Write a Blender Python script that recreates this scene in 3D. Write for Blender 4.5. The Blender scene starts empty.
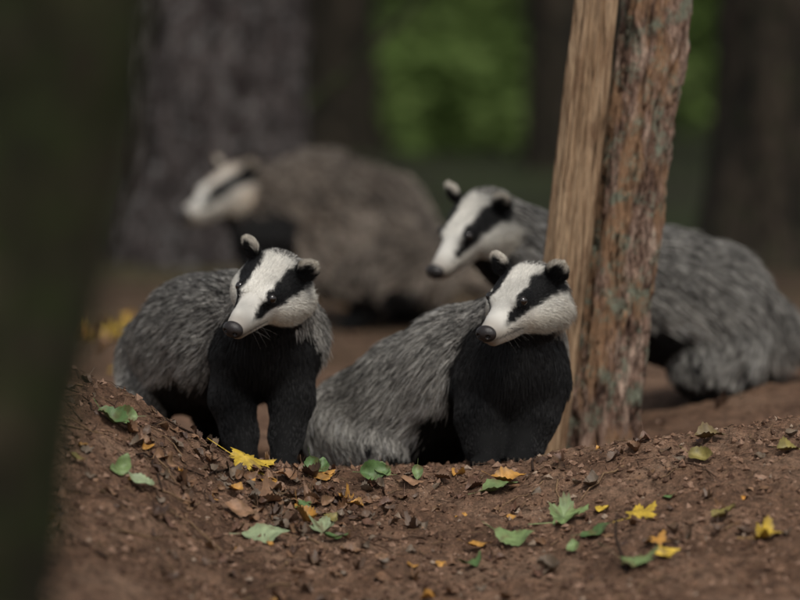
import bpy, math, time
import numpy as np
T0=time.time()
rng=np.random.default_rng(11)
scene=bpy.context.scene
COL=scene.collection

# ---------------------------------------------------------------- noise
def vnoise(p,seed=0):
    p=np.asarray(p,dtype=np.float64)
    i=np.floor(p).astype(np.int64); f=p-i; f=f*f*(3-2*f)
    def h(a,b,c):
        n=((a*73856093)^(b*19349663)^(c*83492791)^(seed*2654435761))&0xffffffff
        n=((n^(n>>13))*1274126177)&0xffffffff
        n=((n^(n>>15))*2246822519)&0xffffffff
        n=n^(n>>16)
        return (n&0xffff)/65535.0
    x,y,z=i[:,0],i[:,1],i[:,2]; u,v,w=f[:,0],f[:,1],f[:,2]
    c00=h(x,y,z)*(1-u)+h(x+1,y,z)*u; c10=h(x,y+1,z)*(1-u)+h(x+1,y+1,z)*u
    c01=h(x,y,z+1)*(1-u)+h(x+1,y,z+1)*u; c11=h(x,y+1,z+1)*(1-u)+h(x+1,y+1,z+1)*u
    return ((c00*(1-v)+c10*v)*(1-w)+(c01*(1-v)+c11*v)*w)*2-1
def fbm(p,oct=4,seed=0,gain=0.5):
    p=np.asarray(p,float); r=np.zeros(len(p)); a=1.0
    for o in range(oct):
        r+=a*vnoise(p*(2.03**o)+o*17.3,seed+o); a*=gain
    return r
def smooth(a,b,x):
    t=np.clip((x-a)/(b-a),0,1); return t*t*(3-2*t)
def nrm(v):
    v=np.asarray(v,float); return v/(np.linalg.norm(v,axis=-1,keepdims=True)+1e-12)

# ---------------------------------------------------------------- mesh helpers
def make_mesh(name,verts,faces,mats=(),col=None,smooth_sh=True,matidx=None,parent=None,link=True):
    verts=np.asarray(verts,np.float32); faces=np.asarray(faces,np.int32)
    me=bpy.data.meshes.new(name)
    k=faces.shape[1]; nf=len(faces)
    me.vertices.add(len(verts)); me.vertices.foreach_set('co',verts.ravel())
    me.loops.add(nf*k); me.loops.foreach_set('vertex_index',faces.ravel())
    me.polygons.add(nf)
    me.polygons.foreach_set('loop_start',np.arange(nf,dtype=np.int32)*k)
    me.polygons.foreach_set('loop_total',np.full(nf,k,np.int32))
    if matidx is not None: me.polygons.foreach_set('material_index',np.asarray(matidx,np.int32))
    me.polygons.foreach_set('use_smooth',np.full(nf,smooth_sh))
    for m in mats: me.materials.append(m)
    me.update(calc_edges=True); me.validate()
    if col is not None:
        ca=me.color_attributes.new('col','FLOAT_COLOR','POINT')
        c=np.ones((len(verts),4),np.float32); c[:,:3]=col
        ca.data.foreach_set('color',c.ravel())
    ob=bpy.data.objects.new(name,me); COL.objects.link(ob)
    if parent: ob.parent=parent
    return ob
def empty(name):
    e=bpy.data.objects.new(name,None); COL.objects.link(e); e.empty_display_size=0.1; return e

# ---------------------------------------------------------------- materials
def new_mat(name):
    m=bpy.data.materials.new(name); m.use_nodes=True
    nt=m.node_tree; nt.nodes.clear()
    out=nt.nodes.new('ShaderNodeOutputMaterial'); b=nt.nodes.new('ShaderNodeBsdfPrincipled')
    nt.links.new(b.outputs[0],out.inputs[0]); return m,nt,b
def N(nt,t,**kw):
    n=nt.nodes.new(t)
    for k,v in kw.items():
        if k in n.inputs: n.inputs[k].default_value=v
        else: setattr(n,k,v)
    return n
def ramp(nt,stops,fac):
    r=nt.nodes.new('ShaderNodeValToRGB'); e=r.color_ramp.elements
    while len(e)<len(stops): e.new(0.5)
    for i,(p,c) in enumerate(stops): e[i].position=p; e[i].color=(*c,1)
    nt.links.new(fac,r.inputs[0]); return r
def mixc(nt,fac,a,b,blend='MIX'):
    m=nt.nodes.new('ShaderNodeMix'); m.data_type='RGBA'; m.blend_type=blend
    for s,v in ((m.inputs[0],fac),(m.inputs[6],a),(m.inputs[7],b)):
        if isinstance(v,(int,float)): s.default_value=v
        elif isinstance(v,tuple): s.default_value=(*v,1)
        else: nt.links.new(v,s)
    return m.outputs[2]
def noise_node(nt,vec,scale,detail=6,rough=.6):
    n=N(nt,'ShaderNodeTexNoise'); n.inputs['Scale'].default_value=scale; n.inputs['Detail'].default_value=detail; n.inputs['Roughness'].default_value=rough
    nt.links.new(vec,n.inputs['Vector']); return n.outputs['Fac']
def mapping(nt,vec,s):
    m=N(nt,'ShaderNodeMapping'); m.inputs['Scale'].default_value=s; nt.links.new(vec,m.inputs[0]); return m.outputs[0]
def bump(nt,b,h,strength,dist):
    n=N(nt,'ShaderNodeBump'); n.inputs['Strength'].default_value=strength; n.inputs['Distance'].default_value=dist
    nt.links.new(h,n.inputs['Height']); nt.links.new(n.outputs[0],b.inputs['Normal'])
def attr_mat(name,rough=.6,spec=.3,vary=0.0,scale=60,bumpd=0):
    m,nt,b=new_mat(name)
    a=N(nt,'ShaderNodeAttribute'); a.attribute_name='col'
    c=a.outputs['Color']
    if vary:
        g=N(nt,'ShaderNodeNewGeometry')
        n=noise_node(nt,g.outputs['Position'],scale,3)
        r=ramp(nt,[(.3,(1-vary,)*3),(.7,(1+vary*.4,)*3)],n)
        c=mixc(nt,1.0,c,r.outputs[0],'MULTIPLY')
        if bumpd: bump(nt,b,n,.6,bumpd)
    nt.links.new(c,b.inputs['Base Color'])
    b.inputs['Roughness'].default_value=rough; b.inputs['Specular IOR Level'].default_value=spec
    return m
FUR=attr_mat('fur_hair',.45,.22)
SKIN=attr_mat('badger_skin',.8,.1)
LEAF=attr_mat('leaf_litter',.5,.35,.35,90,.001)
FOL=attr_mat('foliage',.6,.0)
CRUMB=attr_mat('soil_crumbs',.9,.15,.4,200,.001)
def simple(name,c,rough,spec=.5):
    m,nt,b=new_mat(name); b.inputs['Base Color'].default_value=(*c,1); b.inputs['Roughness'].default_value=rough; b.inputs['Specular IOR Level'].default_value=spec
    return m
EYE=simple('eye_wet',(.010,.006,.004),.08,1.0)
m,nt,b=new_mat('nose_leather'); NOSE=m
g=N(nt,'ShaderNodeNewGeometry'); v=N(nt,'ShaderNodeTexVoronoi'); v.inputs['Scale'].default_value=700; nt.links.new(g.outputs['Position'],v.inputs['Vector'])
b.inputs['Base Color'].default_value=(.020,.016,.015,1); b.inputs['Roughness'].default_value=.32
bump(nt,b,v.outputs['Distance'],.5,.0008)
CLAW=simple('claw',(.035,.027,.02),.5,.3)

def bark_mat(name,dark,mid,light,scale=(18,18,4),lichen=None,lich_thr=.58,bd=.01,exposed=None,ls=26):
    m,nt,b=new_mat(name)
    g=N(nt,'ShaderNodeTexCoord'); P=g.outputs['Object']
    v1=mapping(nt,P,scale)
    n1=noise_node(nt,v1,1.0,7,.65); n2=noise_node(nt,v1,4.0,5,.7)
    r=ramp(nt,[(.34,dark),(.48,mid),(.64,light)],n1); c=r.outputs[0]
    r2=ramp(nt,[(.32,(.4,.4,.4)),(.6,(1.3,1.3,1.3))],n2)
    c=mixc(nt,1.0,c,r2.outputs[0],'MULTIPLY')
    if exposed:
        n4=noise_node(nt,mapping(nt,P,(9,9,3)),1.0,4,.6)
        c=mixc(nt,ramp(nt,[(.51,(0,0,0)),(.57,(1,1,1))],n4).outputs[0],c,mixc(nt,n2,tuple(x*.4 for x in exposed),exposed))
    if lichen:
        n3=noise_node(nt,P,ls,8,.8)
        rr=ramp(nt,[(lich_thr-.05,(0,0,0)),(lich_thr+.05,(1,1,1))],n3)
        c=mixc(nt,rr.outputs[0],c,mixc(nt,n2,tuple(x*.5 for x in lichen),lichen))
    nt.links.new(c,b.inputs['Base Color']); b.inputs['Roughness'].default_value=.85; b.inputs['Specular IOR Level'].default_value=.2
    ad=N(nt,'ShaderNodeMath'); ad.operation='ADD'; nt.links.new(n1,ad.inputs[0]); nt.links.new(n2,ad.inputs[1])
    bump(nt,b,ad.outputs[0],.9,bd); return m
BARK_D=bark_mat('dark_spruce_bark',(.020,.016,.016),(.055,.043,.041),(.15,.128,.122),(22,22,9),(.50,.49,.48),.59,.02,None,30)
BARK_BG=bark_mat('shadowed_bark',(.009,.008,.006),(.028,.022,.016),(.062,.047,.034),(10,10,3),(.038,.047,.019),.58,.02)  # forest shade put into the colours: darkened bark for the background trunks
BARK_MOSS=bark_mat('mossy_bark',(.010,.010,.006),(.021,.018,.011),(.045,.036,.022),(14,14,4),(.030,.042,.011),.52,.012)
BARK_P=bark_mat('flaking_pine_bark',(.050,.028,.021),(.21,.13,.095),(.44,.32,.25),(34,34,9),(.29,.31,.23),.555,.007,(.44,.26,.15),18)
m,nt,b=new_mat('stripped_wood'); WOOD=m
tc=N(nt,'ShaderNodeTexCoord'); P=tc.outputs['Object']
n1=noise_node(nt,mapping(nt,P,(95,95,3.0)),1.0,7,.7); n2=noise_node(nt,mapping(nt,P,(16,16,8)),1.0,6,.65); n3=noise_node(nt,mapping(nt,P,(260,260,9)),1.0,4,.7)
c=ramp(nt,[(.34,(.03,.017,.010)),(.41,(.28,.175,.10)),(.58,(.54,.38,.24))],n1).outputs[0]
c=mixc(nt,ramp(nt,[(.52,(0,0,0)),(.64,(.85,.85,.85))],n2).outputs[0],c,(.21,.12,.068))
c=mixc(nt,1.0,c,ramp(nt,[(.32,(.42,.42,.42)),(.55,(1.12,1.12,1.12))],n3).outputs[0],'MULTIPLY')
nt.links.new(c,b.inputs['Base Color']); b.inputs['Roughness'].default_value=.75; b.inputs['Specular IOR Level'].default_value=.2
bump(nt,b,n1,1.0,.008)

# ---------------------------------------------------------------- terrain
CX=np.array([-30,-3,-.9,-.62,-.555,-.45,-.38,-.32,-.26,-.1,.1,.22,.35,.52,.69,1.2,3,30])
CZ=np.array([.1,.25,.26,.235,.209,.155,.113,.066,.036,.012,.010,.030,.066,.105,.13,.16,.15,.1])
_xs=np.linspace(-30,30,12001); _cz=np.interp(_xs,CX,CZ); _k=np.hanning(31); _k/=_k.sum(); _cz=np.convolve(np.pad(_cz,15,'edge'),_k,'valid')
YR=-.32
def ground(x,y,detail=True):
    x=np.atleast_1d(np.asarray(x,float)); y=np.atleast_1d(np.asarray(y,float))
    c=np.interp(x,_xs,_cz); sl=.2+.5*np.maximum(0,c-.02)
    yr=YR+.03*np.sin(x*7+1)
    d=np.maximum(0,yr-y); fr=c-sl*(1.3*(1-np.exp(-d/1.3)))*1.0
    back=-.012+.065*smooth(.35,.8,x)*np.exp(-np.maximum(0,y-.6)**2/3)-.03*np.exp(-((x+.02)**2+(y-.26)**2)/.05)
    e=np.exp(-(np.maximum(0,y-yr)/.25)**2)
    z=np.where(y<yr,fr,back+(c-back)*e)
    far=smooth(6,30,np.hypot(x,y)); 
    P=np.stack([x,y,np.zeros_like(x)],1)
    z=z+.012*fbm(P*3.1,3,5)+far*.25*fbm(P*.15,3,9)
    if detail:
        nearm=np.exp(-(np.hypot(x,y+.4)/2.5)**2)
        f=fbm(P*15,4,21,.6)
        rd=1-np.abs(vnoise(P*24+3,41)); rd2=np.abs(vnoise(P*60,4))
        z=z+nearm*(.0070*f+.007*(rd-.6)*smooth(-.4,.4,vnoise(P*5,44))+.0055*rd2+.0028*vnoise(P*115,6))
    return z
def gz(x,y): return float(ground(x,y)[0])
def axis(lo,hi,step,far):
    a=list(np.arange(lo,hi+1e-9,step)); s=step; v=a[-1]; r=[]
    while v<far: s*=1.13; v+=s; r.append(v)
    s=step; v=lo; l=[]
    while v>-far: s*=1.13; v-=s; l.append(v)
    return np.array(l[::-1]+a+r)
ax=axis(-.92,.92,.0042,120); ay=axis(-1.25,.4,.0042,140)
X,Y=np.meshgrid(ax,ay,indexing='ij'); Z=ground(X.ravel(),Y.ravel())
nx,ny=X.shape; I=np.arange(nx*ny).reshape(nx,ny)
F=np.stack([I[:-1,:-1],I[1:,:-1],I[1:,1:],I[:-1,1:]],-1).reshape(-1,4)
m,nt,b=new_mat('forest_soil'); SOIL=m
g=N(nt,'ShaderNodeNewGeometry'); P=g.outputs['Position']
n1=noise_node(nt,P,5,6,.65); n2=noise_node(nt,P,38,8,.75); n3=noise_node(nt,P,220,5,.7)
c=ramp(nt,[(.3,(.12,.064,.038)),(.5,(.27,.158,.100)),(.7,(.40,.258,.172))],n1).outputs[0]
c=mixc(nt,1.0,c,ramp(nt,[(.34,(.28,.26,.25)),(.48,(.85,.85,.85)),(.64,(1.35,1.32,1.3))],n2).outputs[0],'MULTIPLY')
c=mixc(nt,1.0,c,ramp(nt,[(.3,(.5,.5,.5)),(.65,(1.25,1.25,1.25))],n3).outputs[0],'MULTIPLY')
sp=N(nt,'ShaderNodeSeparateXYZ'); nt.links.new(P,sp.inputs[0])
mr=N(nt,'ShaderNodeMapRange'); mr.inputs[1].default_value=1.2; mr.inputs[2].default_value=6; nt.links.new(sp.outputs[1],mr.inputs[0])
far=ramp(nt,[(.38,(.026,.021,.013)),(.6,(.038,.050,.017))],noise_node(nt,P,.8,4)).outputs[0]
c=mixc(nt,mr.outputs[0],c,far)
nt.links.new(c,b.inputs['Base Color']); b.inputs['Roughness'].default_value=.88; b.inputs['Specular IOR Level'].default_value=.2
ad=N(nt,'ShaderNodeMath'); ad.operation='MULTIPLY_ADD'; nt.links.new(n2,ad.inputs[0]); ad.inputs[1].default_value=2.0; nt.links.new(n3,ad.inputs[2])
bump(nt,b,ad.outputs[0],.9,.010)
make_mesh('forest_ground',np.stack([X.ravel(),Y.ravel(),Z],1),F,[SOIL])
print('terrain',time.time()-T0)

# ---------------------------------------------------------------- litter
def gnormal(x,y,e=.03):
    x=np.asarray(x,float);y=np.asarray(y,float)
    dx=(ground(x+e,y,False)-ground(x-e,y,False))/(2*e); dy=(ground(x,y+e,False)-ground(x,y-e,False))/(2*e)
    return nrm(np.stack([-dx,-dy,np.ones_like(dx)],1))
def leaf_tpl(kind):
    if kind=='ovate':
        n=15; t=np.linspace(0,1,n); w=.31*np.sin(np.pi*t**.8)**.75; w[0]=.012;w[-1]=0.005
        w=w*(1+.13*(np.arange(n)%2)); V=[];
        for i in range(n):
            V+= [[t[i]-.5-.02,-w[i],.14*w[i]],[t[i]-.5+.01,-w[i]*.5,.10*w[i]],[t[i]-.5+.04,0,-.0],[t[i]-.5+.01,w[i]*.5,.10*w[i]],[t[i]-.5-.02,w[i],.14*w[i]]]
        F=[[i*5+j,i*5+j+1,i*5+j+6,i*5+j+5] for i in range(n-1) for j in range(4)]
        V=np.array(V);
        b0=len(V); V=np.vstack([V,[[-.5,-.01,0],[-.5,.01,0],[-.78,.012,.03],[-.78,-.006,.03]]]); F.append([b0,b0+1,b0+2,b0+3])
        return V,np.array(F)
    else:
        n=60; th=np.linspace(-np.pi,np.pi,n,endpoint=False)
        lobes=[(0,.56,1.0),(1.0,.50,.9),(-1.0,.50,.9),(2.05,.38,.9),(-2.05,.38,.9)]
        r=np.full(n,.22)
        for a,l,wd in lobes: r=np.maximum(r,l*(1-.85*np.abs((th-a)/wd)**1.1))
        r=r*(1+.07*((np.arange(n)%2)*2-1)+.05*np.sin(th*11))
        r=np.maximum(r,.08)
        ring1=np.stack([r*np.cos(th)*.5,r*np.sin(th)*.5,np.zeros(n)],1); ring2=np.stack([r*np.cos(th),r*np.sin(th),.03*np.cos(th*5)],1)
        ring0=ring1*.05
        V=np.vstack([ring0,ring1,ring2]); F=[]
        for k in (0,1):
            for i in range(n): j=(i+1)%n; F.append([k*n+i,k*n+j,(k+1)*n+j,(k+1)*n+i])
        b0=len(V); V=np.vstack([V,[[-.15,-.01,0],[-.15,.01,0],[-.7,.012,.02],[-.7,-.006,.02]]]); F.append([b0,b0+1,b0+2,b0+3])
        return V,np.array(F)
TPL={k:leaf_tpl(k) for k in('ovate','maple')}
LV=[];LF=[];LC=[];loff=0
def add_leaf(x,y,size,kind,col,yaw,curl=0.3,tilt=(0,0),lift=.004,roll=0):
    global loff
    V0,F=TPL[kind]; V=V0.copy()
    V[:,2]+=curl*(V[:,0]**2)*1.0+roll*(V[:,1]**2)*2+.05*np.sin(V[:,0]*9+V[:,1]*7+yaw*3)
    V[:,2]-=V[:,2].min()*.4
    V*=size
    cy,sy=math.cos(yaw),math.sin(yaw); V=V@np.array([[cy,sy,0],[-sy,cy,0],[0,0,1]])
    ax_,ay_=tilt
    Rx=np.array([[1,0,0],[0,math.cos(ax_),math.sin(ax_)],[0,-math.sin(ax_),math.cos(ax_)]])
    Ry=np.array([[math.cos(ay_),0,-math.sin(ay_)],[0,1,0],[math.sin(ay_),0,math.cos(ay_)]])
    V=V@Rx@Ry
    n=gnormal([x],[y])[0]; t1=nrm(np.array([1,0,-n[0]/n[2]])); t2=np.cross(n,t1)
    V=V[:,:1]*t1+V[:,1:2]*t2+V[:,2:]*n+np.array([x,y,gz(x,y)+lift])
    c=np.tile(np.array(col),(len(V),1))*(1+.25*vnoise(V*60+5,3))[:,None]
    mid=np.exp(-(V0[:,1]/.02)**2)[:,None]*.35; c=c*(1-mid)+mid*(np.array(col)*1.5+.04)
    bl=smooth(.15,.55,vnoise(V*95+9,12))[:,None]*.6; c=c*(1-bl)+bl*np.array([.12,.07,.03])
    LV.append(V);LF.append(F+loff);LC.append(c);loff+=len(V)
GR=(.09,.16,.05);GR2=(.17,.24,.09);PAL=(.28,.34,.19);YE=(.56,.38,.04);YO=(.46,.23,.045);OL=(.22,.18,.05);TAN=(.28,.155,.085)
hero=[(-.273,-.345,.105,'maple',YE,.3),(-.222,-.68,.078,'ovate',PAL,.1),(-.432,-.70,.05,'ovate',PAL,2.9),(-.487,-.48,.065,'ovate',GR,-.5),
(-.468,-.68,.04,'ovate',GR2,.8),(-.53,-.74,.03,'ovate',OL,.2),(-.128,-.62,.065,'maple',PAL,1.5),(-.107,-.67,.045,'ovate',GR,.3),
(-.16,-.5,.04,'maple',GR,2.2),(-.118,-.54,.04,'ovate',OL,1.1),(.17,-.42,.07,'ovate',GR2,.2),(.194,-.70,.070,'ovate',GR2,-.4),
(.274,-.62,.085,'maple',GR2,.1),(.341,-.6,.035,'ovate',YE,1.0),(.327,-.73,.06,'ovate',GR,-.3),(.394,-.70,.068,'maple',YE,.4),
(.533,-.78,.05,'ovate',OL,.6),(.37,-1.0,.080,'maple',GR2,.2),(.1215,-.80,.05,'maple',GR,2),(.2835,-.80,.035,'ovate',GR2,1.4),
(.427,-.97,.045,'ovate',YE,.5),(.413,-.88,.05,'maple',YO,.9),(.579,-.95,.06,'maple',YE,-.3),(.189,-.38,.06,'ovate',YO,.1),
(.516,-.48,.05,'ovate',OL,-.7),(.534,-.4,.055,'ovate',(.14,.10,.04),.2),(.45,-.62,.025,'ovate',GR,.2),(-.278,-.5,.04,'ovate',YO,1.3),(-.266,-.6,.06,'ovate',TAN,.2),
(.131,-.68,.045,'ovate',YO,.1),(-.20,-.40,.05,'ovate',TAN,2.5),(-.13,-.36,.045,'ovate',YO,.7),(.02,-.36,.045,'ovate',TAN,.4),(.66,-.5,.045,'ovate',OL,.4)]
for h in hero: add_leaf(h[0],h[1],h[2],h[3],h[4],h[5],rng.uniform(.1,.9),(rng.uniform(-.1,.35),rng.uniform(-.3,.3)),.006,rng.uniform(-.3,1.4))
for x,y,s in((-.043,-.33,.055),(-.035,-.325,.04),(-.15,-.335,.045),(-.135,-.33,.04),(-.46,-.66,.04),(-.475,-.45,.05),(.03,-.33,.03)):
    add_leaf(x,y,s,'ovate',GR2 if rng.random()<.5 else GR,rng.uniform(0,6),.5,(rng.uniform(.5,1.1),rng.uniform(-.6,.6)),.015,.6)
browns=[(.13,.065,.04),(.18,.095,.05),(.08,.045,.03),(.24,.135,.075),(.12,.075,.05),(.16,.12,.085)]
for i in range(640):
    if i<240: x=rng.normal(-.22,.14); y=rng.normal(-.46,.11)
    elif i<480: x=rng.uniform(-.75,.8); y=rng.uniform(-1.1,-.25)
    else: x=rng.uniform(-1.6,1.4); y=rng.uniform(.5,4.5)
    c=browns[rng.integers(len(browns))]
    if rng.random()<.06: c=YO
    if i>=480 and rng.random()<.25: c=(YE,YO,OL)[rng.integers(3)]
    add_leaf(x,y,rng.uniform(.010,.034) if rng.random()<.92 else .045,'ovate' if rng.random()<.7 else 'maple',c,rng.uniform(0,6.3),rng.uniform(-.6,1.8),(rng.normal(0,.2),rng.normal(0,.2)),.002,rng.uniform(-1,2.4))
for i in range(60):
    add_leaf(rng.normal(-.78,.10),rng.normal(2.9,.18),rng.uniform(.03,.07),'maple',(YE,YO,TAN)[rng.integers(3)],rng.uniform(0,6.3),.5,(rng.normal(0,.4),rng.normal(0,.4)),.01,.5)
make_mesh('fallen_leaves',np.vstack(LV),np.vstack(LF),[LEAF],np.vstack(LC))
n=20000
x=rng.uniform(-.95,.95,n); y=rng.uniform(-1.25,.3,n)
s=.0012+.0060*rng.random(n)**4
P0=np.stack([x,y,ground(x,y)+s*.3],1)
oc=np.array([[1,0,0],[0,1,0],[-1,0,0],[0,-1,0],[0,0,1],[0,0,-1]],float); of=np.array([[0,1,4],[1,2,4],[2,3,4],[3,0,4],[1,0,5],[2,1,5],[3,2,5],[0,3,5]])
V=oc[None]*(s[:,None,None]*rng.uniform(.6,1.4,(n,6,1)))+rng.normal(0,.25,(n,6,3))*s[:,None,None]+P0[:,None]
cc=np.array([(.22,.13,.085),(.10,.057,.038),(.31,.195,.135),(.36,.27,.2)])[rng.choice(4,n,p=[.4,.3,.26,.04])]
make_mesh('soil_clods',V.reshape(-1,3),(of[None]+np.arange(n)[:,None,None]*6).reshape(-1,3),[CRUMB],np.repeat(cc,6,0),False)
TV=[];TF=[];TC=[];off=0
def rod(pts,r0,r1,c,k=5):
    global off
    pts=np.asarray(pts,float); n=len(pts); tn=nrm(np.gradient(pts,axis=0)); a=nrm(np.cross(tn,[.13,.2,.97])); bb=np.cross(tn,a)
    th=np.arange(k)/k*2*np.pi; rr=np.linspace(r0,r1,n)
    V=pts[:,None]+rr[:,None,None]*(np.cos(th)[None,:,None]*a[:,None]+np.sin(th)[None,:,None]*bb[:,None])
    F=[[i*k+j,i*k+(j+1)%k,(i+1)*k+(j+1)%k,(i+1)*k+j] for i in range(n-1) for j in range(k)]
    TV.append(V.reshape(-1,3));TF.append(np.array(F)+off);TC.append(np.tile(c,(n*k,1)));off+=n*k
for i in range(1900):
    big=i<90
    L=rng.uniform(.03,.15) if big else rng.uniform(.01,.035)
    x0=rng.uniform(-.8,.85) if i%2 else rng.normal(-.4,.18);y0=rng.uniform(-1.15,.0);a=rng.uniform(0,6.3);m_=6 if big else 3
    t=np.linspace(-.5,.5,m_); px=x0+t*L*math.cos(a)+(rng.normal(0,.05,m_)*L if big else 0);py=y0+t*L*math.sin(a)+(rng.normal(0,.05,m_)*L if big else 0)
    z=ground(px,py)+.002+(rng.uniform(0,.004) if big else .001)
    r=rng.uniform(.0010,.0026) if big else .0007
    rod(np.stack([px,py,z],1),r,r*.5,[(.04,.025,.018),(.10,.06,.04),(.22,.14,.08)][rng.integers(3)])
g_=gz(.36,-1.02); rod([(.36,-1.02,g_),(.345,-.93,g_+.05),(.35,-.87,g_+.075),(.37,-.82,g_+.06)],.003,.0015,(.03,.02,.015))
make_mesh('twigs_and_needles',np.vstack(TV),np.vstack(TF),[CRUMB],np.vstack(TC))
print('litter',time.time()-T0)

# ---------------------------------------------------------------- trees
def tube(name,pts,rad,seg,rings,disp,mat,parent,flare=0,cap=True):
    pts=np.asarray(pts,float); L=np.r_[0,np.cumsum(np.linalg.norm(np.diff(pts,axis=0),axis=1))]; s=np.linspace(0,L[-1],rings)
    C=np.stack([np.interp(s,L,pts[:,i]) for i in range(3)],1); 
    for i in range(3):
        k=max(3,rings//12)|1; C[:,i]=np.convolve(np.pad(C[:,i],k//2,mode='reflect',reflect_type='odd'),np.ones(k)/k,'valid')
    R=np.interp(s,L,rad); R=R*(1+flare*np.exp(-s/.25))
    tn=nrm(np.gradient(C,axis=0)); a=nrm(np.cross(np.tile([0,1.,0],(rings,1)),tn)); bb=np.cross(tn,a)
    th=np.arange(seg)/seg*2*np.pi
    TH,S=np.meshgrid(th,s); D=disp(TH.ravel(),S.ravel()).reshape(TH.shape)
    RR=R[:,None]*(1)+D
    V=C[:,None]+RR[...,None]*(np.cos(TH)[...,None]*a[:,None]+np.sin(TH)[...,None]*bb[:,None])
    I=np.arange(rings*seg).reshape(rings,seg); F=np.stack([I[:-1],np.roll(I,-1,1)[:-1],np.roll(I,-1,1)[1:],I[1:]],-1).reshape(-1,4)
    V=V.reshape(-1,3)
    if cap:
        c=V[-seg:].mean(0); top=c+(V[-seg:]-c)*.05+np.array([0,0,-.01]); b0=len(V); V=np.vstack([V,top]); I2=np.arange(b0,b0+seg); I1=I[-1]
        F=np.vstack([F,np.stack([I1,np.roll(I1,-1),np.roll(I2,-1),I2],-1)])
    return make_mesh(name,V,F,[mat],parent=parent)
def bark_disp(amp,ka,ks,seed,plate=True):
    def f(th,s):
        P=np.stack([np.cos(th)*ka,np.sin(th)*ka,s*ks],1)
        n1=fbm(P,4,seed); n2=1-np.abs(vnoise(P*2.3,seed+7))*2
        return amp*(n1*.7-(np.maximum(0,n2)**2)*.6)
    return f
e=empty('dead_tree_trunk')
def dw(th,s):
    P=np.stack([np.cos(th)*3,np.sin(th)*3,s*1.3],1)
    g=fbm(np.stack([np.cos(th)*12,np.sin(th)*12,s*1.3],1),4,31,.6)
    return .006*fbm(P,4,30)+.0045*g-.009*smooth(.3,.5,vnoise(np.stack([np.cos(th)*6,np.sin(th)*6,s*1.4],1),37))
tube('stripped_trunk',[(.250,.36,-.12),(.267,.35,.0),(.302,.35,.25),(.345,.35,.6),(.372,.35,.85),(.45,.36,1.6),(.53,.37,2.3)],[.046,.042,.039,.039,.037,.035,.03],160,520,dw,WOOD,e)
tube('branch_stub',[(.44,.36,1.5),(.36,.33,1.6),(.30,.31,1.72)],[.018,.013,.006],16,20,lambda t,s:0*t,WOOD,e)
e=empty('flaking_bark_tree')
def dp(th,s):
    P=np.stack([np.cos(th)*3.2,np.sin(th)*3.2,s*7],1)
    n=fbm(P,5,51,.6); pl=smooth(-.10,.04,n)
    return .009*pl+.005*fbm(P*3,4,55,.6)-.006*smooth(.2,.6,vnoise(np.stack([np.cos(th)*6,np.sin(th)*6,s*3.0],1),58))
tube('trunk',[(.360,.42,-.14),(.380,.40,.015),(.415,.40,.3),(.455,.40,.6),(.490,.40,.85),(.57,.42,1.7),(.7,.45,3.0),(.8,.5,4.4)],[.072,.061,.056,.056,.057,.054,.05,.02],200,760,dp,BARK_P,e,.15)
def crown(cent,rad,n,size,c0,c1,parent,name='crown'):
    k=max(8,n//70)
    cc=cent+nrm(rng.normal(0,1,(k,3)))*np.array(rad)*(rng.random((k,1))**.45)
    idx=rng.integers(0,k,n); p=cc[idx]+rng.normal(0,1,(n,3))*np.array(rad)*.13
    a=nrm(rng.normal(0,1,(n,3))); b_=nrm(np.cross(a,rng.normal(0,1,(n,3)))); s=size*rng.uniform(.6,1.4,(n,1))
    V=np.stack([p-a*s,p-b_*s*.45,p+a*s,p+b_*s*.45],1).reshape(-1,3)
    t=rng.random((n,1)); shade=(.55+.9*rng.random(k))[idx][:,None]
    c=np.repeat((np.array(c0)*(1-t)+np.array(c1)*t)*shade,4,0)
    return make_mesh(name,V,np.arange(n*4).reshape(-1,4),[FOL],c,False,parent=parent)
crown(np.array([.8,.5,4.6]),(.7,.7,.6),400,.05,(.03,.06,.015),(.06,.10,.02),e)
for j in range(6):
    a=j*1.1; z=3.4+j*.18; bx=.72+.02*j
    tube('limb_%d'%j,[(bx,.46,z),(bx+.3*math.cos(a),.46+.3*math.sin(a),z+.25),(bx+.55*math.cos(a),.46+.55*math.sin(a),z+.4)],[.02,.012,.005],8,10,lambda t,s:0*t,BARK_P,e)
def tree(name,x,y,r,h,lean,mat,amp,nl=1200,seed=0,seg=72,rings=220,c0=(.02,.045,.012),c1=(.05,.09,.02),flare=.35):
    e=empty(name); z0=gz(x,y)-.1
    top=np.array([x+lean[0]*h,y+lean[1]*h,z0+h])
    pts=[np.array([x,y,z0]) + (top-np.array([x,y,z0]))*t + np.array([math.sin(t*5+seed)*.04,0,0])*h*.1 for t in np.linspace(0,1,7)]
    tube('trunk',pts,np.linspace(r,r*.25,7),seg,rings,bark_disp(amp,2.2*max(1,r/.1),5,seed+60),mat,e,flare)
    for j in range(9):
        t=.5+.05*j; b0=np.array([x,y,z0])+(top-np.array([x,y,z0]))*t; a=j*2.4+seed; l=h*.16
        tube('limb_%d'%j,[b0,b0+np.array([math.cos(a)*l*.5,math.sin(a)*l*.5,.12*l]),b0+np.array([math.cos(a)*l,math.sin(a)*l,.4*l])],[r*.25,r*.15,r*.05],8,10,lambda t,s:0*t,mat,e)
    crown(np.array([x,y,z0])+(top-np.array([x,y,z0]))*.82,(h*.17,h*.17,h*.22),nl,.07,c0,c1,e)
    return e
tree('mossy_tree',-.556,-4.0,.136,5.5,(.208,0),BARK_MOSS,.012,300,3,96,300,flare=.08)
e=tree('spruce_tree',-.60,5.5,.30,9,(-.005,0),BARK_D,.03,700,8,120,380,flare=.22)
tube('low_branch',[(-.36,5.5,.36),(-.284,5.6,.45),(-.12,5.7,.59),(.063,5.8,.77),(.35,5.9,1.2)],[.020,.018,.014,.010,.004],8,40,lambda t,s:0*t,BARK_MOSS,e)
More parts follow.
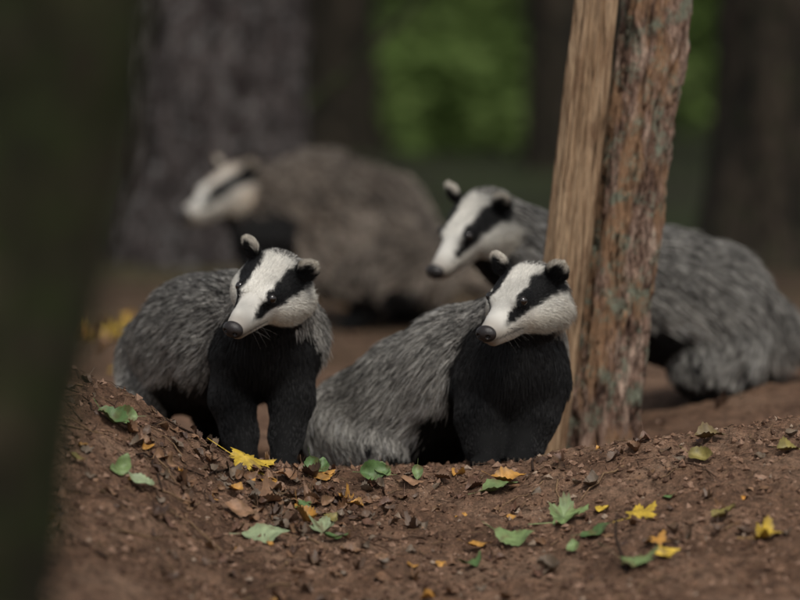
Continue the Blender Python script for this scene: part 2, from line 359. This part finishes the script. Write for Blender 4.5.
bgt=[(1.16,5.3,.26,8,(.01,0)),(-.30,12,.18,9,(.0,0)),(.655,10.5,.12,8,(-.01,0)),(1.02,14,.2,9,(0,0)),(-1.5,9,.22,8,(0,0)),(-.95,14,.25,9,(0,0)),(2.1,9,.25,9,(0,0)),(-2.6,7,.25,9,(0,0)),(3.0,13,.3,9,(0,0)),(-3,15,.3,10,(0,0)),(2.1,18,.25,10,(0,0)),(-1.9,20,.3,10,(0,0)),(4.5,18,.3,10,(0,0)),(-5,20,.3,10,(0,0)),(-.62,17,.2,9,(0,0)),(1.7,12,.17,9,(0,0))]
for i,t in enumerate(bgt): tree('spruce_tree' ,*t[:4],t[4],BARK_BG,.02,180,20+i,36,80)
def under(name,boxes,size,c0,c1,vr=.3):
    P=[];C=[]
    for (x0,x1,y0,y1,z0,z1,n,sp) in boxes:
        k=n//25; cc=np.stack([rng.uniform(x0,x1,k),rng.uniform(y0,y1,k),rng.uniform(z0,z1,k)],1); idx=rng.integers(0,k,n)
        P.append(cc[idx]+rng.normal(0,sp,(n,3))*[1,1,.7]); C.append((1-vr/2+vr*rng.random(k))[idx])
    p=np.vstack(P); s=size*rng.uniform(.6,1.5,(len(p),1)); a=nrm(rng.normal(0,1,(len(p),3))*[1,1,.4]); b_=nrm(np.cross(a,rng.normal(0,1,(len(p),3))))
    V=np.stack([p-a*s,p-b_*s*.5,p+a*s,p+b_*s*.5],1).reshape(-1,3); t=rng.random((len(p),1))
    c=(np.array(c0)*(1-t)+np.array(c1)*t)*np.concatenate(C)[:,None]
    make_mesh(name,V,np.arange(len(p)*4).reshape(-1,4),[FOL],np.repeat(c,4,0),False)
under('green_undergrowth',[(.0,1.3,21,24,-.2,2.8,6500,.55),(.10,.62,12,19,0,.25,3000,.2),(1.1,1.9,15,18,-.2,1.6,2500,.4)],.065,(.09,.14,.038),(.15,.21,.065))
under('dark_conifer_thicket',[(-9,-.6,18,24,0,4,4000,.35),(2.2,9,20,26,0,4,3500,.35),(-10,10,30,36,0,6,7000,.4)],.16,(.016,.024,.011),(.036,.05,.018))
print('trees',time.time()-T0)

# ---------------------------------------------------------------- badgers
class Prim: pass
def cone(a,b,ra,rb,flow,ln,blk,grp,pale=0):
    p=Prim(); p.t=0; p.a=np.array(a,float); p.b=np.array(b,float); p.ra=ra; p.rb=rb; p.flow=nrm(flow); p.ln=ln; p.blk=blk; p.g=grp; p.pale=pale; return p
def ell(c,R,r,flow,ln,blk,grp,pale=0):
    p=Prim(); p.t=1; p.c=np.array(c,float); p.R=np.array(R); p.r=np.array(r,float); p.flow=nrm(flow); p.ln=ln; p.blk=blk; p.g=grp; p.pale=pale; return p
def pd(p,X):
    if p.t==0:
        ba=p.b-p.a; q=X-p.a; t=np.clip(q@ba/(ba@ba+1e-12),0,1)
        return np.linalg.norm(q-t[:,None]*ba,axis=1)-(p.ra+(p.rb-p.ra)*t)
    q=(X-p.c)@p.R.T; k0=np.linalg.norm(q/p.r,axis=1); k1=np.linalg.norm(q/p.r**2,axis=1)+1e-9
    return k0*(k0-1)/k1
KS={0:.012,1:.007,2:.003}
def sdf(prims,X):
    gd={}
    for p in prims:
        d=pd(p,X); k=KS[p.g]; e=np.exp(np.clip(-d/k,-60,60)); gd[p.g]=gd.get(p.g,0)+e
    ds=[-KS[g]*np.log(v+1e-30) for g,v in sorted(gd.items())]
    d=ds[0]
    for g,q in zip(sorted(gd)[1:],ds[1:]):
        k={1:.02,2:.008}[g]; h=np.clip(.5+.5*(q-d)/k,0,1); d=q*(1-h)+d*h-k*h*(1-h)
    return d
def nets(f,lo,hi,h):
    xs=[np.arange(lo[i],hi[i]+h,h) for i in range(3)]; G=np.stack(np.meshgrid(*xs,indexing='ij'),-1); sh=G.shape[:3]; Pf=G.reshape(-1,3)
    V=np.concatenate([f(Pf[i:i+200000]) for i in range(0,len(Pf),200000)]).reshape(sh)
    ins=V<0; nx,ny,nz=sh; c=np.zeros((nx-1,ny-1,nz-1),int)
    cs=[(i,j,k) for i in(0,1) for j in(0,1) for k in(0,1)]
    for (i,j,k) in cs: c+=ins[i:nx-1+i,j:ny-1+j,k:nz-1+k]
    mix=(c>0)&(c<8); idx=np.argwhere(mix); acc=np.zeros((len(idx),3)); cnt=np.zeros(len(idx))
    for c0 in cs:
        for a in range(3):
            if c0[a]: continue
            c1=list(c0); c1[a]=1; i0=idx+np.array(c0); i1=idx+np.array(c1)
            v0=V[i0[:,0],i0[:,1],i0[:,2]]; v1=V[i1[:,0],i1[:,1],i1[:,2]]; m_=(v0<0)!=(v1<0); t=np.where(m_,v0/np.where(m_,v0-v1,1),0)
            pos=np.array(c0,float)+t[:,None]*(np.array(c1)-np.array(c0)); acc+=pos*m_[:,None]; cnt+=m_
    verts=np.array([x[0] for x in xs])+(idx+acc/cnt[:,None])*h
    vid=np.full(mix.shape,-1); vid[mix]=np.arange(len(idx)); faces=[]
    for a in range(3):
        b_,c_=(a+1)%3,(a+2)%3
        s0=[slice(None)]*3; s1=[slice(None)]*3; s0[a]=slice(0,-1); s1[a]=slice(1,None)
        A=ins[tuple(s0)]; B=ins[tuple(s1)]; dif=np.argwhere(A!=B)
        ok=(dif[:,b_]>0)&(dif[:,c_]>0)&(dif[:,b_]<sh[b_]-1)&(dif[:,c_]<sh[c_]-1); dif=dif[ok]
        def cell(db,dc):
            q=dif.copy(); q[:,b_]-=db; q[:,c_]-=dc; return vid[q[:,0],q[:,1],q[:,2]]
        q=np.stack([cell(1,1),cell(0,1),cell(0,0),cell(1,0)],1); fl=A[dif[:,0],dif[:,1],dif[:,2]]
        q[~fl]=q[~fl][:,::-1]; faces.append(q)
    Fq=np.vstack(faces); Fq=Fq[(Fq>=0).all(1)]
    return verts,Fq
def badger(spec):
    e=empty('badger')
    hc=np.array(spec['head'],float); f=nrm(np.array(spec['nose'])-hc); u=np.array(spec['up'],float); u=nrm(u-f*(u@f)); sd=np.cross(u,f)
    R=np.stack([f,sd,u]); S=spec.get('hs',1.0)
    def W(x,y,z): return hc+S*(x*f+y*sd+z*u)
    pr=[]
    bk=-f
    pr.append(ell(W(-.022,0,.0),R,S*np.array([.064,.047,.041]),bk+.2*u,.013,0,1))
    pr.append(cone(W(-.008,0,-.006),W(.112,0,-.020),S*.040,S*.0155,bk,.006,0,1))
    pr.append(cone(W(.0,0,-.030),W(.094,0,-.036),S*.029,S*.0105,bk,.006,0,1))
    for s in(1,-1):
        pr.append(ell(W(-.024,s*.035,-.021),R,S*np.array([.048,.028,.033]),bk+s*1.1*sd-.7*u,.034,0,1))
        pr.append(ell(W(.040,s*.022,.016),R,S*np.array([.018,.011,.009]),bk,.006,0,1))
        ef=nrm(f+s*.35*sd-.1*u); es=nrm(np.cross(u,ef)); eu=np.cross(ef,es)
        pr.append(ell(W(-.036,s*.052,.043),np.stack([ef,es,eu]),S*np.array([.008,.018,.020]),u*.9+s*.8*sd,.012,0,2))
    sp=[np.array(q,float) for q in spec['spine']]
    nk0=W(-.045,0,-.008)
    BL=spec.get('bl',.037)
    pr.append(cone(nk0,sp[0][:3],S*.053,sp[0][3]*.86,sp[0][:3]-nk0,.032,0,0,.85))
    for a,b_ in zip(sp[:-1],sp[1:]):
        fl=nrm(b_[:3]-a[:3])+np.array([0,0,-.25]); pr.append(cone(a[:3],b_[:3],a[3],b_[3],fl,BL,0,0,spec.get('pale',.3)))
    ch=np.array(spec['chest'],float); th0=W(-.02,0,-.038)
    pr.append(cone(th0,ch[:3],S*.038,ch[3]*.75,ch[:3]-th0+np.array([0,0,-.05]),.026,1.25,0))
    pr.append(ell(ch[:3],np.eye(3),(ch[3],ch[3]*.9,ch[3]*spec.get('chz',1.1)),(0,.1,-1),.024,1.2,0))
    for li,L in enumerate(spec['legs']):
        L=[np.array(q,float) for q in L]
        g0=gz(L[-1][0],L[-1][1]); L[-1][2]=g0+.018
        hind=li>=2
        for i,(a,b_) in enumerate(zip(L[:-1],L[1:])):
            blk=(0.1 if i==0 else .7) if hind else 1.2
            pr.append(cone(a[:3],b_[:3],a[3],b_[3],(b_-a)[:3]+np.array([0,0,-.02]),(.036 if hind and i==0 else (.014 if i==0 else .009)) ,blk,0,spec.get('pale',.3)))
        fd=nrm(np.array([*(spec['fwd']),0])); p_=L[-1][:3]
        for k in range(-2,3):
            lat=np.array([-fd[1],fd[0],0]); q=p_+fd*.024+lat*k*.010+np.array([0,0,-.008]); pr.append(ell(q,np.eye(3),(.008,.013,.010),fd,.004,1.2,2))
    for (p0,rr,pl) in spec.get('bulge',[]): pr.append(ell(p0,np.eye(3),rr,nrm(sp[-1][:3]-sp[0][:3])+np.array([0,0,-.6]),.045,0,0,pl))
    tl=spec['tail']; pr.append(cone(tl[0],tl[1],.04,.018,np.array(tl[1])-np.array(tl[0]),.05,0,0,.8))
    allp=[]
    for p in pr:
        if p.t==0: allp+= [np.r_[p.a,p.ra],np.r_[p.b,p.rb]]
        else: allp.append(np.r_[p.c,p.r.max()])
    A=np.array(allp); lo=(A[:,:3]-A[:,3:]).min(0)-.03; hi=(A[:,:3]+A[:,3:]).max(0)+.03
    F_=lambda X: sdf(pr,X)
    def grad(X,h=.0015):
        d0=F_(X); G=np.stack([F_(X+np.eye(3)[i]*h)-d0 for i in range(3)],1); return nrm(G)
    V,Fq=nets(F_,lo,hi,spec.get('vox',.0065))
    V=V-F_(V)[:,None]*grad(V)*.8
    headi=np.array([p.g>=1 and p.blk==0 for p in pr]); eari=np.array([p.g==2 and p.blk==0 for p in pr])
    eyeL=np.array([.044,.0300,.0175])
    def attrs(X,n):
        D=np.stack([pd(p,X) for p in pr]); w=np.exp(-np.clip(D-D.min(0),0,.5)/.010); w/=w.sum(0)
        flow=w.T@np.array([p.flow for p in pr])
        ln=w.T@np.array([p.ln for p in pr]); bl=w.T@np.array([p.blk for p in pr]); pale=w.T@np.array([p.pale for p in pr])
        hw=w[headi].sum(0); ew=w[eari].sum(0)
        q=(X-hc)@R.T/S; x,y,z=q.T; nz_=fbm(X*45,2,3); nf=vnoise(X*160,8)
        th=np.degrees(np.arctan2(np.abs(y),z+.02))+nz_*4+nf*3.5
        xp=[-.09,-.03,0,.045,.072,.095]
        lo_=np.interp(x,xp,[24,23,21,24,38,62]); hi_=np.interp(x,xp,[62,60,58,64,74,74])
        st=smooth(lo_-3,lo_+3,th)*(1-smooth(hi_-4,hi_+4,th))*(1-smooth(.076,.098,x+nz_*.005))
        de=np.linalg.norm(np.stack([x,np.abs(y),z],1)-eyeL,axis=1); st=np.maximum(st,1-smooth(.012,.0155,de))
        thr=np.interp(x,[-.08,-.03,.02,.05,.07],[106,114,128,150,190]); st=np.maximum(st,smooth(thr-4,thr+4,th))
        st=np.maximum(st,.8*np.exp(-((z+.029+.05*(.1-x)*.3)/.0020)**2)*(x>.045)*(np.abs(y)>.003))
        white=np.array([.80,.775,.71]); black=np.array([.010,.010,.0105])
        white=white[None]*(1-.28*smooth(-.2,.9,fbm(X*26,3,71)))[:,None]*(1-np.array([0,.03,.09])[None]*smooth(60,100,th)[:,None])
        hcol=white*(1-st[:,None])+black*st[:,None]
        snout=(smooth(.082,.114,x)*.55)[:,None]; hcol=hcol*(1-snout)+np.array([.22,.17,.13])*snout
        ez=(z-.043); ey=np.abs(y)-.052; rr=np.hypot(ez,ey); rim=smooth(.009,.013,rr)*(smooth(-.004,.005,ez+ey*.3))
        ecol=black*(1-rim[:,None])+np.array([.74,.69,.60])*rim[:,None]
        hcol=hcol*(1-ew[:,None])+ecol*ew[:,None]
        ln=np.where(hw>.5,np.interp(x,[-.08,-.03,.02,.06,.11],[.026,.016,.010,.006,.003])*(1+1.3*smooth(62,85,th)*smooth(.03,-.02,x)),ln)
        ln=np.where(ew>.4,.012,ln)
        under_=smooth(-.25,-.75,n[:,2]); bb=bl+under_*.9*(1-hw)+.30*nz_+.12*nf
        bk_=smooth(.42,.62,bb)
        grey=np.array(spec.get('grey',(.36,.34,.305)))
        return flow,ln,bk_,hw,hcol,grey,pale,x,st,ew
    nV=grad(V); fl,ln,bk_,hw,hcol,grey,pale,_,_,_=attrs(V,nV)
    bc=grey*.16*(1-bk_[:,None])+np.array([.007]*3)*bk_[:,None]; H=smooth(.45,.65,hw)[:,None]
    make_mesh('body',V,Fq,[SKIN],bc*(1-H)+hcol*.8*H,parent=e)
    tri=np.vstack([Fq[:,[0,1,2]],Fq[:,[0,2,3]]]); a,b_,c_=V[tri[:,0]],V[tri[:,1]],V[tri[:,2]]; ar=np.linalg.norm(np.cross(b_-a,c_-a),axis=1)
    hwt=hw[tri[:,0]]; wt=ar*(1+spec.get('facedens',4)*smooth(.4,.6,hwt)); 
    cen=(a+b_+c_)/3; wt=wt*(cen[:,2]>-.06); n=spec['n']; ti=rng.choice(len(tri),n,p=wt/wt.sum()); r1=rng.random(n); r2=rng.random(n); fl_=r1+r2>1; r1[fl_]=1-r1[fl_]; r2[fl_]=1-r2[fl_]
    X=a[ti]+(b_-a)[ti]*r1[:,None]+(c_-a)[ti]*r2[:,None]; Nn=grad(X)
    eyes=[W(eyeL[0],s*eyeL[1],eyeL[2]) for s in(1,-1)]; nosec=W(.119,0,-.018)
    keep=np.ones(n,bool)
    for q in eyes: keep&=np.linalg.norm(X-q,axis=1)>.0085*S
    keep&=np.linalg.norm(X-nosec,axis=1)>.016*S
    X=X[keep]; Nn=Nn[keep]; n=len(X)
    flow,ln,bk_,hw,hcol,grey,pale,xl,st,ew=attrs(X,Nn)
    H=hw>.55-.1*rng.random(n)
    H&=~((xl<-.070)&(rng.random(n)<smooth(-.070,-.10,xl)))
    cell=np.floor((X+.004*rng.normal(0,1,(n,3)))/.008).astype(np.int64)
    cid=((cell[:,0]*73856093)^(cell[:,1]*19349663)^(cell[:,2]*83492791))&0xfffff
    crn=np.stack([((cid*k_)%9973)/9973.0 for k_ in (7,31,101,977)],1)*2-1
    cl=np.stack([vnoise(X*22+40*k,30+k) for k in range(3)],1); cf=np.stack([vnoise(X*80+40*k,60+k) for k in range(3)],1)
    mf=nrm(flow); Xs=X-.8*mf*((X-hc)*mf).sum(1,keepdims=True); streak=vnoise(Xs*140,91)+.7*vnoise(Xs*300,92)
    amp=np.where(H,.16,np.where(bk_>.5,.16,.28))[:,None]
    flow=flow+amp*cl+amp*.5*cf+amp*.5*crn[:,:3]+rng.normal(0,.09,(n,3))
    t_=flow-Nn*(flow*Nn).sum(1,keepdims=True); t_=nrm(t_)
    lift=np.where(H,.28,np.where(bk_>.5,.26,.32))+.1*rng.random(n)+.10*crn[:,3]*(~H); lift=np.where(ew>.4,.4,lift)
    L=ln*rng.uniform(.6,1.2,n)*spec.get('lens',1.0); L=L*(1+.2*cl[:,0]*(~H)); L=L*np.where((rng.random(n)<.06)&(~H)&(bk_<.5),1.3,1)
    K=5; tt=np.linspace(0,1,K)
    Pn=X[:,None]-Nn[:,None]*.001+L[:,None,None]*(t_[:,None]*(tt*(.75+.25*tt))[None,:,None]+Nn[:,None]*(lift[:,None]*(tt-.42*tt**2)[None])[...,None])
    Pn[:,:,2]-=(L[:,None]*(~H)[:,None])*.16*tt[None]**2
    blk=rng.random(n)<bk_
    val=rng.uniform(.55,1.35,n)*np.where(H,1,np.clip(1+.22*crn[:,0]+.15*cf[:,1]+.55*streak,.12,1.9))
    white_t=np.array([.92,.89,.82]); dark=np.array([.018,.016,.015])
    C=np.zeros((n,K,3))
    rc=grey*.75; tipw=(.25+.75*rng.random(n))[:,None]
    lowf=smooth(-.3,.5,cl[:,1])
    topd=smooth(.1,.9,Nn[:,2])
    pl2=np.clip(pale+.45*smooth(.25,-.5,Nn[:,2])-.22*topd,0,1)
    bpos=rng.uniform(.38,.62,n); bst=np.where(rng.random(n)<.92-.55*pl2,1,.15)
    alld=(rng.random(n)<.15+.10*topd-.15*pl2)
    for k,t in enumerate(tt):
        band=np.exp(-((t-bpos)/.19)**2)*bst
        base=np.array(rc)[None]*(1+.8*pl2[:,None])
        tipc=white_t*tipw*(.64+.36*pl2[:,None]+.2*lowf[:,None]); 
        c=base*(1-t)+tipc*t; c=c*(1-band[:,None]*.95)+dark*band[:,None]*.95
        C[:,k]=np.where(alld[:,None],dark*1.6,c)
    C*=val[:,None,None]
    bc=np.array([.0095,.009,.009])*rng.uniform(.6,1.6,n)[:,None]; 
    C=np.where(blk[:,None,None],bc[:,None]*np.ones((1,K,1)),C)
    hv=rng.uniform(.68,1.12,n)[:,None]
    C=np.where(H[:,None,None],(hcol*hv)[:,None]*np.ones((1,K,1)),C)
    if 'tint' in spec: C=C*np.array(spec['tint'])
    cu=bpy.data.hair_curves.new('fur'); cu.add_curves([K]*n)
    cu.position_data.foreach_set('vector',Pn.astype(np.float32).ravel())
    r0=np.where(H,.00036,np.where(bk_>.5,.0006,.00055))*spec.get('thick',1); rad=r0[:,None]*np.array([1,1,.9,.65,.12])[None]
    at=cu.attributes.get('radius') or cu.attributes.new('radius','FLOAT','POINT'); at.data.foreach_set('value',rad.astype(np.float32).ravel())
    at=cu.attributes.new('col','FLOAT_COLOR','POINT'); c4=np.ones((n,K,4),np.float32); c4[...,:3]=np.clip(C,0,.9); at.data.foreach_set('color',c4.ravel())
    cu.materials.append(FUR); ob=bpy.data.objects.new('fur',cu); COL.objects.link(ob); ob.parent=e
    for i,q in enumerate(eyes):
        v_,f_=nets(lambda X:np.linalg.norm(X-q,axis=1)-.0078*S,q-.012*S,q+.012*S,.0012); make_mesh('eye_%d'%i,v_,f_,[EYE],parent=e)
    def nf_(X):
        d=(X-nosec)@R.T/S; dd=(lambda q,r:(np.linalg.norm(q/r,axis=1)-1)*r.min())(d,np.array([.013,.0180,.0140]))
        for s in(1,-1): 
            h=np.linalg.norm((d-np.array([.011,s*.009,-.001]))/np.array([1,.8,.7]),axis=1)-.0048; dd=np.maximum(dd,-h)
        return dd*S
    v_,f_=nets(nf_,nosec-.022*S,nosec+.022*S,.0011); make_mesh('nose',v_,f_,[NOSE],parent=e)
    cv=[];cfc=[];o=0
    for Lg in spec['legs']:
        x0,y0=Lg[-1][0],Lg[-1][1]; fd=nrm(np.array([*(spec['fwd']),0])); lat=np.array([-fd[1],fd[0],0]); g0=gz(x0,y0)
        for k in range(-2,3):
            q=np.array([x0,y0,g0+.012])+fd*.034+lat*k*.010; th=np.arange(6)/6*2*np.pi
            for j,(ff,zz,rr) in enumerate(((0,0,.0028),(.010,.001,.002),(.02,-.007,.0004))):
                cv.append(q+fd*ff+np.array([0,0,zz])+rr*(np.cos(th)[:,None]*lat+np.sin(th)[:,None]*np.array([0,0,1.])))
                if j<2: cfc+=[[o+j*6+i,o+j*6+(i+1)%6,o+j*6+6+(i+1)%6,o+j*6+6+i] for i in range(6)]
            o+=18
    make_mesh('claws',np.vstack(cv),np.array(cfc),[CLAW],parent=e)
    wp=[];nw=16
    for i in range(nw):
        s=1 if i%2 else -1; r0_=W(.080+rng.normal(0,.006),s*.014,-.022+rng.normal(0,.004)); d=nrm(s*sd*1.0+f*rng.uniform(-.3,.5)+u*rng.uniform(-.6,.2)); l=rng.uniform(.03,.05)*S
        wp.append([r0_+d*l*t-u*.012*t*t for t in np.linspace(0,1,K)])
    wp=np.array(wp); cu=bpy.data.hair_curves.new('whiskers'); cu.add_curves([K]*nw); cu.position_data.foreach_set('vector',wp.astype(np.float32).ravel())
    at=cu.attributes.get('radius') or cu.attributes.new('radius','FLOAT','POINT'); at.data.foreach_set('value',np.tile(np.linspace(.0003,.0001,K),nw).astype(np.float32))
    at=cu.attributes.new('col','FLOAT_COLOR','POINT'); at.data.foreach_set('color',np.tile([.05,.045,.04,1],nw*K).astype(np.float32))
    cu.materials.append(FUR); ob=bpy.data.objects.new('whiskers',cu); COL.objects.link(ob); ob.parent=e
    print('badger',n,len(V),time.time()-T0)

badger(dict(head=(-.239,-.12,.3334),nose=(-.297,-.24,.283),up=(.34,0,.94),fwd=(.1,-1),hs=1.06,
 spine=[(-.232,.05,.238,.092),(-.30,.15,.225,.110),(-.365,.27,.205,.117),(-.425,.40,.17,.100)],chest=(-.247,-.02,.222,.066),chz=1.15,
 legs=[[(-.294,.0,.20,.044),(-.304,-.01,.13,.034),(-.290,-.03,.07,.025),(-.278,-.075,.02,.022)],
       [(-.198,-.01,.20,.044),(-.194,-.03,.13,.033),(-.203,-.055,.07,.024),(-.209,-.10,.02,.022)],
       [(-.46,.38,.15,.065),(-.48,.30,.09,.045),(-.49,.40,.055,.028),(-.49,.36,.02,.026)],
       [(-.36,.42,.15,.065),(-.33,.34,.09,.045),(-.36,.44,.055,.028),(-.36,.40,.02,.026)]],
 tail=[(-.45,.48,.16),(-.48,.58,.12)],n=105000))
badger(dict(head=(.213,-.10,.314),nose=(.1436,-.22,.278),up=(.1,0,1),fwd=(-.1,-1),pale=.62,hs=1.08,
 spine=[(.200,.05,.216,.092),(.12,.12,.172,.106),(.035,.19,.112,.108),(-.06,.27,.055,.102)],chest=(.206,-.02,.180,.090),chz=1.05,
 legs=[[(.152,-.02,.15,.052),(.144,-.05,.10,.038),(.150,-.07,.05,.027),(.154,-.12,.02,.023)],
       [(.252,-.02,.15,.048),(.240,-.05,.10,.036),(.226,-.07,.05,.026),(.216,-.11,.02,.023)],
       [(-.10,.25,.05,.070),(-.03,.14,.03,.045),(-.07,.18,.0,.03),(-.01,.12,.0,.026)],
       [(.02,.34,.05,.07),(.09,.25,.04,.045),(.04,.30,.01,.03),(.08,.24,.0,.026)]],
 tail=[(-.12,.33,.04),(-.19,.38,.02)],n=105000))
badger(dict(head=(.1395,.75,.387),nose=(.042,.635,.306),up=(.15,0,1),fwd=(-1,-.3),hs=1.1,
 spine=[(.38,.88,.275,.108),(.52,.97,.245,.122),(.62,1.02,.210,.126),(.70,1.06,.15,.108)],chest=(.33,.85,.22,.085),
 legs=[[(.36,.82,.17,.055),(.36,.80,.11,.04),(.35,.80,.05,.03),(.33,.79,.02,.026)],
       [(.40,.95,.17,.055),(.40,.95,.11,.04),(.39,.95,.05,.03),(.37,.95,.02,.026)],
       [(.66,.97,.14,.08),(.60,.93,.10,.05),(.66,.95,.06,.03),(.62,.94,.02,.026)],
       [(.70,1.14,.14,.08),(.64,1.12,.11,.05),(.70,1.14,.06,.03),(.66,1.14,.02,.026)]],
 tail=[(.78,1.10,.15),(.85,1.14,.10)],n=55000,vox=.008,thick=1.3,facedens=3,bl=.044,pale=.15))
badger(dict(head=(-.44,3.2,.325),nose=(-.56,3.10,.285),up=(0,0,1),fwd=(-1,-.3),hs=1.2,grey=(.26,.21,.17),tint=(.76,.67,.60),pale=.3,
 spine=[(-.33,3.25,.28,.105),(-.20,3.32,.29,.125),(-.07,3.3,.23,.14),(.01,3.22,.13,.13)],chest=(-.33,3.2,.20,.085),
 bulge=[((-.16,3.18,.17),(.12,.09,.10),.8)],
 legs=[[(-.34,3.14,.2,.05),(-.35,3.13,.13,.035),(-.35,3.13,.07,.03),(-.37,3.12,.02,.028)],
       [(-.31,3.32,.2,.055),(-.31,3.32,.13,.04),(-.31,3.32,.07,.03),(-.33,3.32,.02,.028)],
       [(-.02,3.10,.13,.09),(-.10,3.04,.11,.055),(-.06,3.07,.05,.035),(-.12,3.04,.02,.028)],
       [(.06,3.3,.13,.08),(-.04,3.36,.12,.05),(.04,3.36,.05,.03),(-.02,3.36,.02,.026)]],
 tail=[(.12,3.25,.12),(.2,3.27,.08)],n=22000,vox=.011,thick=2.5,facedens=2))

# ---------------------------------------------------------------- light, world, camera
w=bpy.data.worlds.new('World'); scene.world=w; w.use_nodes=True; nt=w.node_tree; bg=nt.nodes['Background']
sk=nt.nodes.new('ShaderNodeTexSky'); sk.sky_type='NISHITA'; sk.sun_disc=False; EL=math.radians(58); AZ=math.radians(160)
sk.sun_elevation=EL; sk.sun_rotation=AZ; sk.air_density=1.0; sk.dust_density=3.0; sk.ozone_density=.6
hs=nt.nodes.new('ShaderNodeHueSaturation'); hs.inputs['Saturation'].default_value=.25; nt.links.new(sk.outputs[0],hs.inputs['Color']); nt.links.new(hs.outputs[0],bg.inputs[0]); bg.inputs[1].default_value=.11
from mathutils import Vector
sd_=Vector((math.sin(AZ)*math.cos(EL),math.cos(AZ)*math.cos(EL),math.sin(EL)))
sl=bpy.data.lights.new('sun','SUN'); sl.energy=1.9; sl.angle=math.radians(16); sl.color=(1,.945,.865)
so=bpy.data.objects.new('sun',sl); COL.objects.link(so); so.rotation_euler=sd_.to_track_quat('Z','Y').to_euler()
cam=bpy.data.cameras.new('camera'); co=bpy.data.objects.new('camera',cam); COL.objects.link(co)
co.location=(0,-8,.95); co.rotation_euler=(math.radians(90-4.6),0,0); cam.lens=200; cam.sensor_width=36; cam.clip_end=500; cam.clip_start=.05
cam.dof.use_dof=True; cam.dof.focus_distance=7.70; cam.dof.aperture_fstop=2.2
scene.camera=co
scene.view_settings.view_transform='Standard'; scene.view_settings.look='None'; scene.view_settings.exposure=0
print('done',time.time()-T0)
